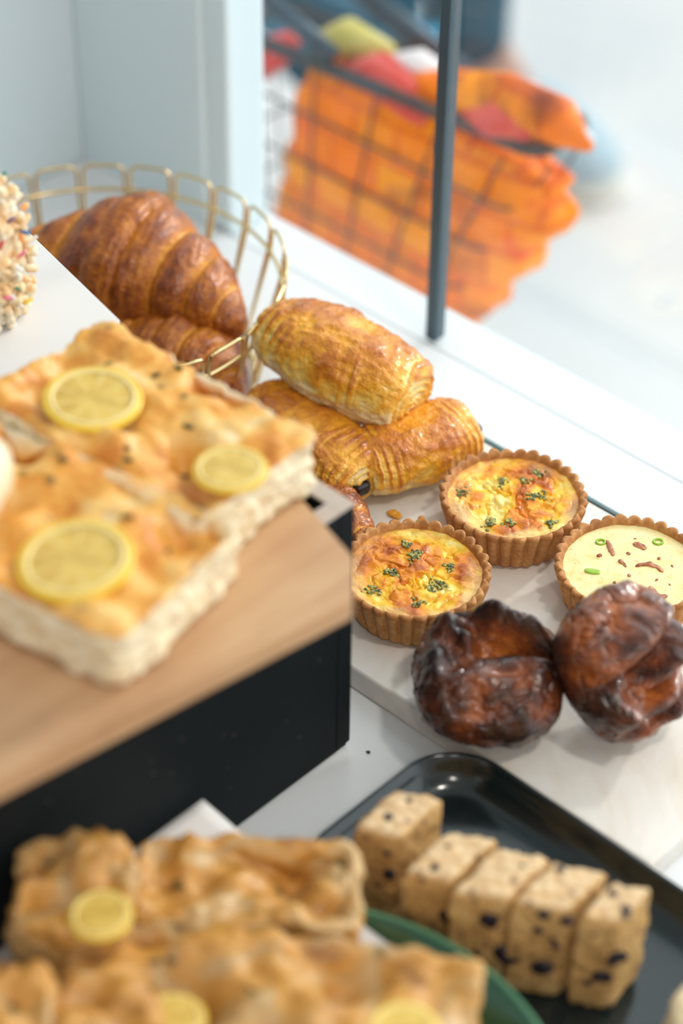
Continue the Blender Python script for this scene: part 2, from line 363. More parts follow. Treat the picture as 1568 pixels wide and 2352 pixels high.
focaccia('golden focaccia square with lemon slices, the one toward the croissant basket', (-.7375, .627, .2152), (.172, .102, .039), (0, 0, .06),
         [(-.028, -.014, .0275), (.074, -.010, .020)], seed=9, herbs=9, k=16, lump=.008)
# pale roll on top at the left
P, Nn, F = sbox(20, .036, .03, .024, 2.6); P[:, 2] += .024; P += Nn * (.003 * fbm(P, 40, 3))[:, None]
o = mesh('bread_roll', P, F, M_bread, None, {'bake': .1 + .5 * sstep(Nn[:, 2], .2, .9) * 0}, loc=(-.752, .497, .250), rot=(0, 0, .5))
tag(o, 'pale cream bread chunk lying on the lemon focaccia at the left edge', 'bread')

# ---------------------------------------------------------------- crispy rice treat
tr = thing('crispy_rice_treat', 'white puffed rice treat with coloured sprinkles on the white board', 'sweet treat', (-.932, .655, .2135), (0, 0, .35))
P, Nn, F = sbox(12, .035, .022, .048, 4); P[:, 2] += .050
Vv, Ff = [p for p in P * np.array([.97, .97, 1.0])], [list(f) for f in F]
rng = random.Random(3); q0, _, f0 = sbox(3, 1, 1, 1, 2.0); anchors = []
for i in range(900):
    j = rng.randrange(len(P)); jit = Vector((rng.gauss(0, .0025), rng.gauss(0, .0025), rng.gauss(0, .0025)))
    R_ = Euler((rng.uniform(0, 6), rng.uniform(0, 6), rng.uniform(0, 6))).to_matrix(); s = (rng.uniform(.0032, .0046), rng.uniform(.0020, .0029), rng.uniform(.0020, .0028))
    c = Vector(P[j]) + jit + Vector(Nn[j]) * .0005; c.z = max(c.z, .0032); base = len(Vv)
    for q in q0: Vv.append(np.array(c + R_ @ Vector((q[0] * s[0], q[1] * s[1], q[2] * s[2]))))
    Ff += [[k + base for k in f] for f in f0]; anchors.append((c, Vector(Nn[j])))
Vv = [np.array((v[0], v[1], max(v[2], 0))) for v in Vv]
mesh('puffed_rice', Vv, Ff, M_puff, tr)
sp_me = {}
for i in range(98):
    c, nn = anchors[rng.randrange(len(anchors))]; mi = rng.randrange(len(SPR))
    if mi not in sp_me:
        bm = bmesh.new(); tube(bm, [(-.0036, 0, 0), (-.0031, 0, 0), (.0031, 0, 0), (.0036, 0, 0)], [.0006, .00125, .00125, .0006], n=6)
        o = bmo('sprinkle', bm, SPR[mi], tr); sp_me[mi] = o.data
    else:
        o = bpy.data.objects.new('sprinkle', sp_me[mi]); COL.objects.link(o); o.parent = tr
    o.location = c + nn * .0036; o.rotation_euler = (rng.uniform(-1, 1), rng.uniform(-1, 1), rng.uniform(0, 6))

# ---------------------------------------------------------------- croissants
def croissant(label, loc, rot, L=.19, R=.045, bend=.02, seed=0, group='croissants in the wire basket'):
    nt, nh = 190, 96; ts = np.linspace(-1, 1, nt); th = np.linspace(0, 2 * math.pi, nh, endpoint=False)
    T, H_ = np.meshgrid(ts, th, indexing='ij')
    sk = T + .13 * np.sin(H_ - .4) + .04 * np.sin(2 * H_ + seed) + .03
    bnd = np.array([0, .13, .42, .70, .92, 1.15, 1.4])
    A = np.abs(sk); env = R * (np.clip(1 - np.abs(T) ** 1.6, 0, 1) ** .78 * .90 + .13 * np.sqrt(np.clip(1 - np.abs(T) ** 8, 0, 1)))
    i = np.clip(np.searchsorted(bnd, A, side='right') - 1, 0, 5); q = (A - bnd[i]) / (bnd[i + 1] - bnd[i])
    hump = np.where(i == 0, 1 - .25 * q ** 4, np.clip(1 - np.abs(2 * q - .9) ** 3.0, 0, 1))
    env = env * (1 + .06 * np.sin(4.3 * T + 1 + seed) + .035 * np.sin(9 * T + 2 * seed)); r = env * (.90 + .13 * hump + .02 * np.sin(i * 2.1 + seed))
    cx, cy = np.cos(H_), np.sin(H_)
    X = L / 2 * T; Y = r * cx * 1.0 - bend * T ** 2 * 1.4; Z = r * cy * .92
    Z = np.where(Z < 0, Z * .85, Z); P = np.stack([X, Y, Z], -1).reshape(-1, 3)
    nd = np.stack([0 * X, cx, cy], -1).reshape(-1, 3)
    fl = fbm(P, 30, 3, seed); f2 = fbm(P * np.array([2.6, 1, 1]), 120, 3, seed + 2)
    P += nd * (.0026 * fl + .0009 * f2)[:, None]
    up = cy.reshape(-1)
    bk = .66 + .16 * (hump.reshape(-1) - .6) + .12 * fl - .05 * up * 0 + .10 * np.sin(sk.reshape(-1) * 75 + 4 * fl) * .35 - .09 * (1 - sstep(hump.reshape(-1), 0, .35)) - .15 * sstep(-up, .3, 1)
    F = [(a * nh + b, a * nh + (b + 1) % nh, (a + 1) * nh + (b + 1) % nh, (a + 1) * nh + b) for a in range(nt - 1) for b in range(nh)]
    F += [tuple(range(nh))[::-1], tuple((nt - 1) * nh + b for b in range(nh))]
    o = mesh('croissant', P, [f[::-1] for f in F], M_crois, None, {'bake': bk}, loc=loc, rot=rot)
    return tag(o, label, 'croissant', group)
croissant('whole dark golden croissant lying on top in the brass wire basket', (-1.045, .892, .083), (.1, .08, math.radians(22)), L=.200, R=.0535, seed=1.3)
croissant('lower glazed croissant half hidden beneath the top croissant in the basket', (-.985, .868, .042), (-.1, .05, math.radians(12)), L=.165, R=.044, seed=4.1)

# brass wire basket
bk = thing('wire_basket', 'round brass wire basket with looped rim holding croissants', 'basket', (-1.055, .852, 0))
RB, NB = .143, 24
def ring(r, z, rad): 
    bm = bmesh.new(); tube(bm, [(r * math.cos(a), r * math.sin(a), z) for a in np.linspace(0, 2 * math.pi, 120, endpoint=False)], rad, True, 8); return bm
bmo('upper_ring', ring(RB, .080, .0016), M_brass, bk)
bmo('lower_ring', ring(RB - .022, .0018, .0016), M_brass, bk)
bm = bmesh.new()
for s in np.linspace(-.1, .1, 7):
    l = math.sqrt((RB - .022) ** 2 - s * s); tube(bm, [(s, -l, .0035), (s, l, .0035)], .0013, n=6); tube(bm, [(-l, s, .0035), (l, s, .0035)], .0013, n=6)
bmo('base_grid', bm, M_brass, bk)
def loop_bm():
    bm = bmesh.new(); hw = .0166; pts = []
    def p(s, z):  # s along the rim, z height; radius flares with z
        r = RB - .022 + .022 * min(z, .08) / .08 + .0016 + max(0, z - .08) * .10
        a = s / r; return (r * math.cos(a), r * math.sin(a), z)
    pts += [p(-hw, z) for z in (.002, .02, .05, .08, .094)]
    pts += [p(-hw + .006 * (1 - math.cos(a)), .094 + .006 * math.sin(a)) for a in (.5, 1.0, 1.57)]
    pts += [p(s, .100) for s in (-.008, 0, .008)]
    pts += [p(hw - .006 * (1 - math.cos(a)), .094 + .006 * math.sin(a)) for a in (1.57, 1.0, .5)]
    pts += [p(hw, z) for z in (.094, .08, .05, .02, .002)]
    tube(bm, pts, .0014, n=8); return bm
lp = bmo('wire_loop', loop_bm(), M_brass, bk)
for i in range(1, NB):
    o = lp.copy(); COL.objects.link(o); o.parent = bk; o.rotation_euler.z = 2 * math.pi * i / NB

# ---------------------------------------------------------------- pains au chocolat
def pain(label, loc, rot, L=.115, W=.065, Hh=.052, seed=0, pale=0.0, choc=True, taper=.22, cat='pastry', cap=.004, rolled=1.0):
    t = thing('chocolate_pastry', label, cat, loc, rot, 'chocolate pastries on the marble slab')
    nh = 128; pr = []
    for x in np.linspace(-1, 1, 150): pr.append((x, 1.0, 0))
    ncap = 26; sc = np.linspace(1, 0.015, ncap + 1)[1:]
    prof = [(-1, s, 1) for s in sc[::-1]] + pr + [(1, s, 1) for s in sc]
    th = np.linspace(0, 2 * math.pi, nh, endpoint=False); P = []; bkv = []; nd = []
    for x, s, c in prof:
        e = (1 - abs(x) ** 7) ** (1 / 2.5) if not c else 0
        rad = (.80 + .20 * e) * (1 - (taper if x < 0 else taper * .55) * x * x) * (s if c else 1)
        cs, sn = np.cos(th), np.sin(th)
        y = np.sign(cs) * np.abs(cs) ** .82 * W / 2 * rad; z = np.sign(sn) * np.abs(sn) ** .85 * Hh / 2 * rad
        z = np.where(z < 0, z * .8, z)
        spiral = np.sin(2 * math.pi * (s * 4.2) + th * rolled) if c else 0 * th
        bulge = (.5 - .5 * s ** 2) * 2 * cap if c else 0
        xx = x * L / 2 + np.sign(x) * (bulge + (.0016 * spiral if c else 0)) * (1 if c else 0)
        lay = 0
        P += list(np.stack([xx + 0 * th, y, z], -1)); nd += list(np.stack([0 * th + (np.sign(x) if c else 0), cs * (0 if c else 1), sn * (0 if c else 1)], -1))
        if c: b = .10 + .14 * spiral + .16 * sstep(s, .75, 1)
        else: b = .40 + .14 * sstep(sn, -.2, .8) - .26 * sstep(-sn, -.1, .8) - pale * (.25 * sstep(-sn, -.5, .4)) - .12 * sstep(abs(x), .55, 1.0)
        bkv += list(b + 0 * th)
    P, nd, bkv = np.array(P), np.array(nd), np.array(bkv)
    f1, f2 = fbm(P, 34, 4, seed), fbm(P * np.array([1, 2.2, 2.2]), 110, 3, seed + 1)
    xr = np.abs(P[:, 0]) / (L / 2); ang = np.arctan2(P[:, 2], P[:, 1]); body = np.repeat(np.array([0. if c else 1. for _, _, c in prof]), nh)
    msk = sstep(xr, .15, .75) * sstep(fbm(P, 22, 2, seed + 9), -.25, .25) * body
    ph = xr * 46 + 3.2 * np.cos(ang - .6) + 2.6 * fbm(P, 26, 3, seed + 6); lay = (np.sin(ph) + .5 * np.sin(2.3 * ph + 1)) * msk
    bkv = bkv + .22 * f1 + .09 * f2 + .19 * lay
    P += nd * (.0028 * f1 + .0013 * f2 + .0008 * lay)[:, None]
    m_ = len(prof); F = [(a * nh + b, (a + 1) * nh + b, (a + 1) * nh + (b + 1) % nh, a * nh + (b + 1) % nh) for a in range(m_ - 1) for b in range(nh)]
    F += [tuple(range(nh)), tuple((m_ - 1) * nh + b for b in range(nh))[::-1]]
    mesh('dough', P, [f[::-1] for f in F], M_pain, t, {'bake': bkv})
    if choc:
        for s in (-1, 1):
            q, _, f = sbox(8, .007, .0065, .0050, 4)
            mesh('chocolate_stick', q, f, M_choc, t, loc=(s * (L / 2 + cap * .9 - .0020), -.005 * s, .001))
    return t
pain('pale golden rolled pastry balanced on top of the two chocolate pastries', (-.857, .914, .0800), (math.radians(-12), math.radians(7), math.radians(8)), L=.128, W=.080, Hh=.068, seed=2.2, pale=1.0, choc=False, taper=.36, cap=.002)
pain('flat browned chocolate pastry at the front beneath the pale one', (-.838, .868, .0445), (0, math.radians(3), math.radians(-8)), L=.114, W=.066, Hh=.050, seed=5.7)
pain('blistered glossy chocolate pastry at the back right beneath the pale one', (-.781, .911, .0440), (0, 0, math.radians(76)), L=.092, W=.062, Hh=.050, seed=8.1)
o = croissant('small golden croissant end peeking out beside the black crate corner', (-.775, .826, .036), (0, 0, math.radians(-10)), L=.105, R=.019, bend=.005, seed=7, group=None); 

# ---------------------------------------------------------------- quiches
def quiche(label, loc, rotz, pale=False, seed=0, tilt=(0, 0)):
    t = thing('quiche', label, 'quiche', loc, (tilt[0], tilt[1], rotz), 'fluted quiches on the marble slab')
    nf, per = 32, 10; nh = nf * per; th = np.linspace(0, 2 * math.pi, nh, endpoint=False)
    prof = [(.002, .0003, 0), (.038, .0003, 0), (.0405, .0012, .3), (.0425, .006, .8), (.0445, .013, 1), (.0468, .021, 1), (.0487, .0285, 1.0), (.0497, .0312, .9), (.0492, .0330, .7), (.0478, .0335, .45), (.0462, .0325, .25), (.0450, .0295, .1), (.0442, .0255, 0), (.043, .0225, 0), (.002, .0225, 0)]
    P = []; bv = []
    fl = np.abs(np.cos(th * nf / 2)) ** .7 - .55
    for r, z, a in prof:
        rr = r + a * .0048 * fl; zz = z + (a * .0020 * fl if z > .03 else 0)
        P += list(np.stack([rr * np.cos(th), rr * np.sin(th), zz + 0 * th], -1)); bv += list(0 * th + (1.0 if z > .029 and r > .044 else .25) * (.6 + .4 * fl))
    P = np.array(P); f = fbm(P, 70, 4, seed); rad = P[:, :2] / (np.linalg.norm(P[:, :2], axis=1)[:, None] + 1e-6)
    P[:, :2] += rad * (.0009 * f)[:, None]; P[:, 2] += .0007 * f * (P[:, 2] > .02)
    bv = np.array(bv) + .3 * fbm(P, 30, 3, seed + 1)
    m_ = len(prof); F = [(a * nh + b, a * nh + (b + 1) % nh, (a + 1) * nh + (b + 1) % nh, (a + 1) * nh + b) for a in range(m_ - 1) for b in range(nh)]
    F += [tuple(range(nh))[::-1], tuple((m_ - 1) * nh + b for b in range(nh))]
    mesh('crust', P, F, M_shell, t, {'bake': bv})
    # filling
    nr, na = 54, 150; V = [(0, 0, 0)]; 
    for i in range(1, nr + 1):
        for j in range(na): V.append((.0455 * i / nr * math.cos(2 * math.pi * j / na), .0455 * i / nr * math.sin(2 * math.pi * j / na), 0))
    V = np.array(V); rr = np.linalg.norm(V[:, :2], axis=1) / .0455
    h1 = fbm(V, 46, 3, seed + 4); h2 = fbm(V, 120, 3, seed + 2); ridg = np.abs(fbm(V, 60, 3, seed + 7))
    V[:, 2] = .0285 + (1 - rr ** 2) * (.0012 if pale else .0005) + (0.0004 if pale else .0024) * h1 * (1 - rr ** 6) + (.00025 if pale else .0012) * h2 - (0 if pale else .0025) * sstep(ridg, .12, 0.0) * (1 - rr ** 4)
    F = [(0, 1 + j, 1 + (j + 1) % na) for j in range(na)]
    for i in range(nr - 1):
        for j in range(na): F.append((1 + i * na + j, 1 + (i + 1) * na + j, 1 + (i + 1) * na + (j + 1) % na, 1 + i * na + (j + 1) % na))
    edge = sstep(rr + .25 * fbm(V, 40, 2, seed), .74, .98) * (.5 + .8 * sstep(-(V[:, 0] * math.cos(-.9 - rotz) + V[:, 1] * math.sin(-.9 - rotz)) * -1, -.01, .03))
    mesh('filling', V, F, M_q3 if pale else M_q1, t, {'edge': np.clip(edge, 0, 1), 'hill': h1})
    rng = random.Random(int(seed * 10)); 
    def zt(x, y): return V[np.argmin((V[:, 0] - x) ** 2 + (V[:, 1] - y) ** 2), 2]
    if not pale:
        for i in range(9):
            a, d = i * 2.4 + rng.uniform(-.5, .5), .040 * math.sqrt(rng.uniform(.10, .74)); x, y = d * math.cos(a), d * math.sin(a)
            BV, BF = [], []
            for k in range(rng.randint(16, 34)):
                bx, by = rng.gauss(0, .0034), rng.gauss(0, .0022); rr_ = rng.uniform(.0006, .0013)
                q, nn, f = sbox(4, rr_ * 1.2, rr_, rr_ * .8, 2.0); b0 = len(BV); BV += [v + np.array((bx, by, .0006 - 30 * (bx * bx + by * by))) for v in q]; BF += [[v + b0 for v in g] for g in f]
            mesh('broccoli_floret', BV, BF, M_broc, t, loc=(x, y, zt(x, y)), rot=(0, 0, rng.uniform(0, 3)))
    return t, zt
quiche('browned broccoli quiche nearest the window, behind the other broccoli one', (-.690, .914, .0202), .4, seed=1.5)
quiche('browned broccoli quiche beside the black crate, in front of the knotted pastry', (-.687, .8085, .0202), 2.0, seed=3.7)
q3, zt = quiche('pale bacon and spring onion quiche at the right edge', (-.5865, .9125, .0202), 1.0, pale=True, seed=5.2)
def onq(name, x, y, size, mat, rz, dz=.0002, n=12, k=3, lab=None, bend=0):
    # x,y in slab directions relative to the quiche centre
    c, s = math.cos(-1.0), math.sin(-1.0); lx, ly = c * x - s * y, s * x + c * y
    q, nn, f = sbox(n, size[0], size[1] * (1 if mat is M_onion else .75), size[2] * (1 if mat is M_onion else .6), k); q += nn * ((.0002 if mat is M_onion else .0011) * fbm(q, 260, 2, x * 90))[:, None]; q[:, 1] += bend * (q[:, 0] / size[0]) ** 2
    o = mesh(name, q, f, mat, q3, loc=(lx, ly, zt(lx, ly) + dz), rot=(0, 0, rz - 1.0))
    if lab: o['label'] = lab
def ring_onion(x, y, r):
    c, s = math.cos(-1.0), math.sin(-1.0); lx, ly = c * x - s * y, s * x + c * y
    bm = bmesh.new(); tube(bm, [(r * math.cos(a), r * .85 * math.sin(a), 0) for a in np.linspace(0, 2 * math.pi, 24, endpoint=False)], r * .28, True, 8)
    bmo('spring_onion', bm, M_onion, q3, loc=(lx, ly, zt(lx, ly) + .0004))
# Rc=(.724,.689) image right, Uc=(-.68,.73) image up
def ru(r, u_): return (.724 * r - .682 * u_, .689 * r + .731 * u_)
onq('spring_onion', *ru(-.026, -.004), (.0052, .0026, .0009), M_onion, math.radians(30))
ring_onion(*ru(-.018, .026), .0030); ring_onion(*ru(.021, .027), .0032)
onq('bacon', *ru(-.012, .020), (.0085, .0022, .0012), M_bacon, math.radians(-38))
onq('bacon', *ru(-.005, .004), (.0045, .0016, .0012), M_bacon, math.radians(-20))
for a_, b_ in ((.0, .014), (.020, .010), (-.002, -.008), (.016, -.012), (.028, .002), (-.020, .012), (.006, .030), (.024, -.016), (-.012, -.014)): onq('bacon', *ru(a_, b_), (.0012, .0010, .0006), M_bacon, a_ * 99, n=5)
onq('bacon', *ru(.008, .022), (.0055, .0032, .0014), M_bacon, math.radians(5))
onq('bacon', *ru(.014, .003), (.0095, .0026, .0016), M_bacon, math.radians(25), bend=-.0045)
onq('bacon', *ru(.014, -.026), (.0070, .0034, .0020), M_bacon, math.radians(0), bend=.003)

# ---------------------------------------------------------------- dark caramelised pastries
def kouign(label, loc, rot, R=.046, Hh=.056, blobs=(), seed=0, n=80, orange=(), ridges=None, squash=(1, 1), k=2.7, base=.58):
    P, Nn, F = sbox(n, R * squash[0], R * squash[1], Hh / 2, k)
    zz = P[:, 2] / (Hh / 2); s = .80 + .22 * sstep(zz, -1, .35); P[:, :2] *= s[:, None]
    top = sstep(zz, .0, .75); d = np.zeros(len(P)); bake = base + .0 * d
    for cx, cy, sx_, sy_, rz, amp in blobs:
        x, y = P[:, 0] / R - cx, P[:, 1] / R - cy; c, s_ = math.cos(rz), math.sin(rz)
        g = np.exp(-(((c * x + s_ * y) / sx_) ** 2 + ((-s_ * x + c * y) / sy_) ** 2)); d += amp * g * top; bake += (.30 if amp > 0 else -.9) * abs(amp) / .012 * g * top * .5
    if ridges:
        g = np.sin(P[:, 0] / R * ridges[0] + P[:, 1] / R * ridges[1] + 2.2 * fbm(P, 24, 3, seed + 3)); d += ridges[2] * top * g; bake -= .16 * top * g
    P[:, 2] += d; f1 = fbm(P, 32, 4, seed); f2 = fbm(P, 90, 3, seed + 2); rg = np.abs(fbm(P, 40, 3, seed + 5))
    P += Nn * (.0030 * f1 + .0012 * f2 - .0022 * sstep(rg, .10, 0))[:, None]
    bake += .42 * f1 + .20 * f2 + .15 * sstep(zz, -.2, -.9)
    for x, y, z, r, amt in orange: bake -= amt * np.exp(-(((P - np.array((x, y, z)) * R) ** 2).sum(1)) / (r * R) ** 2)
    P[:, 2] += Hh / 2
    o = mesh('caramel_pastry', P, F, M_kouign, None, {'bake': bake}, loc=loc, rot=rot)
    return tag(o, label, 'pastry', 'dark caramelised pastries')
# local axes chosen so that +x is image right, +y image up/away for the first
az = math.radians(43.5)
kouign('round dark brown knotted pastry in front, overhanging the marble slab edge', (-.587, .767, .0185), (math.radians(6), 0, az), R=.0475, Hh=.058, seed=2.0,
       blobs=[(.45, .36, .46, .17, -.30, .020), (.42, .10, .45, .07, -.30, -.014), (.05, .62, .26, .20, .3, .018), (-.58, .46, .18, .26, .5, .017), (-.30, .12, .13, .13, 0, .013),
              (-.02, .10, .28, .12, .2, -.011), (-.12, .42, .16, .14, .4, -.012), (-.2, -.45, .6, .22, .15, .008), (.25, -.30, .4, .10, .2, -.007), (.6, -.2, .3, .2, .6, .006), (-.72, -.05, .12, .4, 0, .006)],
       orange=[(-.05, .12, .5, .30, .15), (.2, -.6, .3, .18, .3), (-.62, .3, .4, .2, .25)])
kouign('reddish brown ridged pastry standing on its side against the pale quiche', (-.552, .816, .0610), (math.radians(16), math.radians(66), math.radians(16)), R=.0475, Hh=.056, seed=6.0, ridges=(9.0, 1.5, .0042), squash=(1.02, .84), k=3.0, base=.58,
       blobs=[(.05, .3, .10, .7, .15, .016), (-.22, .1, .09, .8, .1, -.016), (.34, -.1, .12, .7, -.12, .015), (.20, .0, .06, .6, .05, -.013), (-.52, .1, .16, .7, .1, .012), (.62, .2, .08, .5, .2, -.011), (.2, -.75, .3, .14, 0, .012), (.75, 0, .12, .5, 0, .010)],
       orange=[(-.6, -.2, .0, .7, .22), (-.4, .5, -.1, .5, .2), (.1, -.4, .6, .3, .2)])

# crumbs on the slab
def crumb(label, loc, s, mat, seed):
    q, nn, f = sbox(6, *s, 2.5); q += nn * (.0012 * fbm(q, 300, 2, seed))[:, None]; q[:, 2] += s[2]
    tag(mesh('crumb', q, f, mat, None, {'bake': np.full(len(q), .42)}, loc=loc), label, 'crumb')
crumb('larger flaky orange crumb on marble beside the chocolate pastries', (-.7585, .8685, .0202), (.006, .0035, .0014), M_pain, 1)
crumb('tiny orange crumb on marble between pastry and far quiche', (-.742, .878, .0202), (.0025, .002, .0014), M_pain, 2)
crumb('dark green herb flake on marble below the pale quiche', (-.519, .8795, .0202), (.0035, .0012, .0006), M_broc, 3)
crumb('dark speck on the white counter beside the crate corner', (-.6285, .702, .0002), (.0012, .001, .0005), M_berry, 4)

# ---------------------------------------------------------------- black tray with cake slices
tyx0, tyx1, tyy0, tyy1 = -.588, -.18, .576, .7335
def rrect(x0, y0, x1, y1, r, n=12):
    pts = []
    for cx, cy, a0 in ((x1 - r, y1 - r, 0), (x0 + r, y1 - r, 90), (x0 + r, y0 + r, 180), (x1 - r, y0 + r, 270)):
        pts += [(cx + r * math.cos(math.radians(a0 + 90 * i / n)), cy + r * math.sin(math.radians(a0 + 90 * i / n))) for i in range(n + 1)]
    return pts
bm = bmesh.new(); rings = []
for inset, z in ((.020, .0004), (.006, .004), (.0015, .016), (0, .0235), (.0004, .0250), (.0018, .0255), (.0032, .0245), (.0060, .018), (.012, .010), (.020, .0072), (.026, .0065)):
    rings.append([bm.verts.new((x, y, z)) for x, y in rrect(tyx0 + inset, tyy0 + inset, tyx1 - inset, tyy1 - inset, .042 - inset)])
for A, B in zip(rings, rings[1:]):
    for j in range(len(A)): bm.faces.new((A[j], A[(j + 1) % len(A)], B[(j + 1) % len(A)], B[j]))
bm.faces.new(rings[0][::-1]); bm.faces.new(rings[-1])
tag(bmo('serving_tray', bm, M_tray), 'glossy black round-cornered tray holding the berry cake slices', 'tray')
def cake(label, loc, rz, size, seed, tilt=0.0, big=()):
    t = thing('cake_slice', label, 'cake', loc, (0, tilt, rz), 'berry cake slices on the black tray')
    a, b, c = (s / 2 for s in size); P, Nn, F = sbox(26, a, b, c, 11); P[:, 2] += c
    P += Nn * (.0016 * fbm(P, 60, 4, seed) + .0009 * fbm(P, 190, 3, seed + 1))[:, None]; P[:, 2] = np.maximum(P[:, 2], 0)
    P[:, 0] += (P[:, 1]) * math.tan(rz) * .9; rough_top = sstep(Nn[:, 1], .3, .9) * sstep(P[:, 2], size[2] * .75, size[2]) ; P += Nn * (.003 * rough_top * np.abs(fbm(P, 120, 3, seed)))[:, None]
    mesh('crumb', P, F, M_cake, t, {'bake': .8 * sstep(Nn[:, 2], .4, .9)})
    rng = random.Random(seed * 7 + 1)
    for x, z, r in big:      # on the near (-y) face
        q, nn, f = sbox(8, r, .0016, r * .85, 2.2); q += nn * (.0012 * fbm(q, 150, 2, seed + x * 50))[:, None]
        mesh('berry', q, f, M_berry, t, loc=(x * size[0], -b - .0004, z * size[2]), rot=(0, rng.uniform(0, 3), 0))
    for i in range(5):
        f_ = rng.choice((0, 1, 2)); r = rng.uniform(.0015, .0034); q, nn, f = sbox(6, r, r, r * .5, 2.2)
        if f_ == 0: l, ro = (rng.uniform(-a, a) * .8, rng.uniform(-b, b) * .8, size[2]), (0, 0, 0)
        elif f_ == 1: l, ro = (rng.uniform(-a, a) * .8, -b, size[2] * rng.uniform(.2, .95)), (math.pi / 2, 0, 0)
        else: l, ro = (a, rng.uniform(-b, b) * .8, size[2] * rng.uniform(.3, .95)), (0, math.pi / 2, 0)
        mesh('berry', q, f, M_berry, t, loc=l, rot=ro)
    return t
ck = [((-.530, .618), 24, .028, .038, .080, [(.1, .62, .004)], 'first berry cake slice, tallest and nearest the tray corner'),
      ((-.4895, .6175), 30, .0285, .037, .077, [(.15, .62, .006)], 'second berry cake slice from the tray corner'),
      ((-.460, .6265), 33, .033, .036, .078, [(-.1, .76, .0065), (.25, .40, .008)], 'middle berry cake slice of the row of five'),
      ((-.4315, .642), 32, .032, .034, .078, [(-.2, .92, .004), (.2, .9, .004), (-.1, .35, .006)], 'fourth berry cake slice from the tray corner, dark streaks on top'),
      ((-.402, .654), 36, .0255, .026, .079, [(.2, .62, .0055), (-.1, .38, .006)], 'right-hand last berry cake slice standing slightly apart')]
for i, ((x, y), rz_, w_, d_, h_, bg, lb) in enumerate(ck):
    cake(lb, (x, y, .0068), math.radians(rz_), (w_, d_, h_), 11 + i * 3, big=bg)
P, Nn, F = sbox(20, .022, .02, .026, 3); P[:, 2] += .026; P += Nn * (.003 * fbm(P, 50, 3))[:, None]
tag(mesh('bread_roll', P, F, M_bread, None, {'bake': np.full(len(P), .35)}, loc=(-.335, .655, .0068), rot=(0, 0, .4)), 'cream coloured bun at the right edge of the black tray', 'bread')

# ---------------------------------------------------------------- green plate, parchment, focaccia heap
bm = bmesh.new(); lathe(bm, [(.001, .0004), (.07, .0004), (.075, .003), (.10, .016), (.130, .040), (.1405, .0495), (.1430, .0512), (.1430, .0530), (.1405, .0535), (.137, .0515), (.125, .042), (.098, .022), (.072, .0075), (.001, .0065)], 128)
pl_ = bmo('plate', bm, M_plate, loc=(-.445, .449, 0))
bm = bmesh.new(); tube(bm, [(.1422 * math.cos(a), .1422 * math.sin(a), .0530) for a in np.linspace(0, 2 * math.pi, 128, endpoint=False)], .0016, True, 8)
bmo('rim', bm, plain('pale_green_rim', (.10, .30, .17), .15, coat=.6), pl_)['label'] = 'paler green rim'
tag(pl_, 'round dark green glazed plate under the lower focaccia pieces', 'plate')
bm = bmesh.new()
NX, NY = 26, 26; gv = []
for i in range(NX + 1):
    for j in range(NY + 1):
        x, y = -.634 + .182 * i / NX, .315 + .250 * j / NY
        gv.append(bm.verts.new((x, y, .0548 + .0014 * noise.noise(Vector((x * 14, y * 14, 3))) + .004 * max(0, (-.60 - x)) / .034)))
for i in range(NX):
    for j in range(NY): bm.faces.new((gv[i * (NY + 1) + j], gv[(i + 1) * (NY + 1) + j], gv[(i + 1) * (NY + 1) + j + 1], gv[i * (NY + 1) + j + 1]))
po = bmo('parchment_sheet', bm, M_paper); sm = po.modifiers.new('thickness', 'SOLIDIFY'); sm.thickness = .0008
tag(po, 'white parchment sheet lying on the green plate beneath the focaccia heap', 'paper')
focaccia('brown focaccia chunk with curled lemon peel, leftmost and tallest of the heap', (-.5985, .440, .0570), (.062, .060, .070), (.0, .0, .70), [(.018, -.022, .016)], M_foc2, seed=21, lump=.010, herbs=2, k=8)
focaccia('brown focaccia block at the back of the heap by the parchment corner', (-.5440, .514, .0570), (.120, .062, .052), (0, 0, .74), [], M_foc2, seed=24, lump=.010, herbs=4, k=10)
focaccia('broad focaccia slab in front with a lemon slice, on the green plate', (-.484, .468, .0570), (.215, .080, .052), (0, 0, .66), [(-.046, -.014, .017), (.072, -.02, .018)], M_foc2, seed=27, lump=.010, herbs=5, k=8)
focaccia('brown focaccia piece at the bottom left of the heap', (-.577, .348, .0570), (.09, .07, .062), (0, 0, .70), [], M_foc2, seed=31, lump=.010, herbs=2, k=8)

# ---------------------------------------------------------------- outside: chair, wire basket with orange bag, person
M_dark = plain('dark_blue_metal', (.03, .055, .08), .4, metal=.3); M_bluem = plain('blue_metal', (.05, .17, .26), .4, metal=.2)
SZ = -.262
ch = thing('metal_stand', 'slim dark blue metal stand outside the window carrying the black wire basket', 'stand', (-1.235, 1.337, -.75))
bm = bmesh.new(); box(bm, (-.100, -.034, SZ + .738), (.105, .034, SZ + .75), .002); bmo('top_plate', bm, M_bluem, ch, smooth=False)
bm = bmesh.new(); tube(bm, [(0, 0, .01), (0, 0, SZ + .74)], .014, n=16); bmo('post', bm, M_dark, ch)
bm = bmesh.new(); lathe(bm, [(.002, .0), (.10, .0), (.10, .006), (.03, .012), (.002, .012)], 48); bmo('base', bm, M_dark, ch)
def bar(name, a, b, r, mat, par, off):
    bm = bmesh.new(); tube(bm, [Vector(a) - Vector(off), Vector(b) - Vector(off)], r); return bmo(name, bm, mat, par)
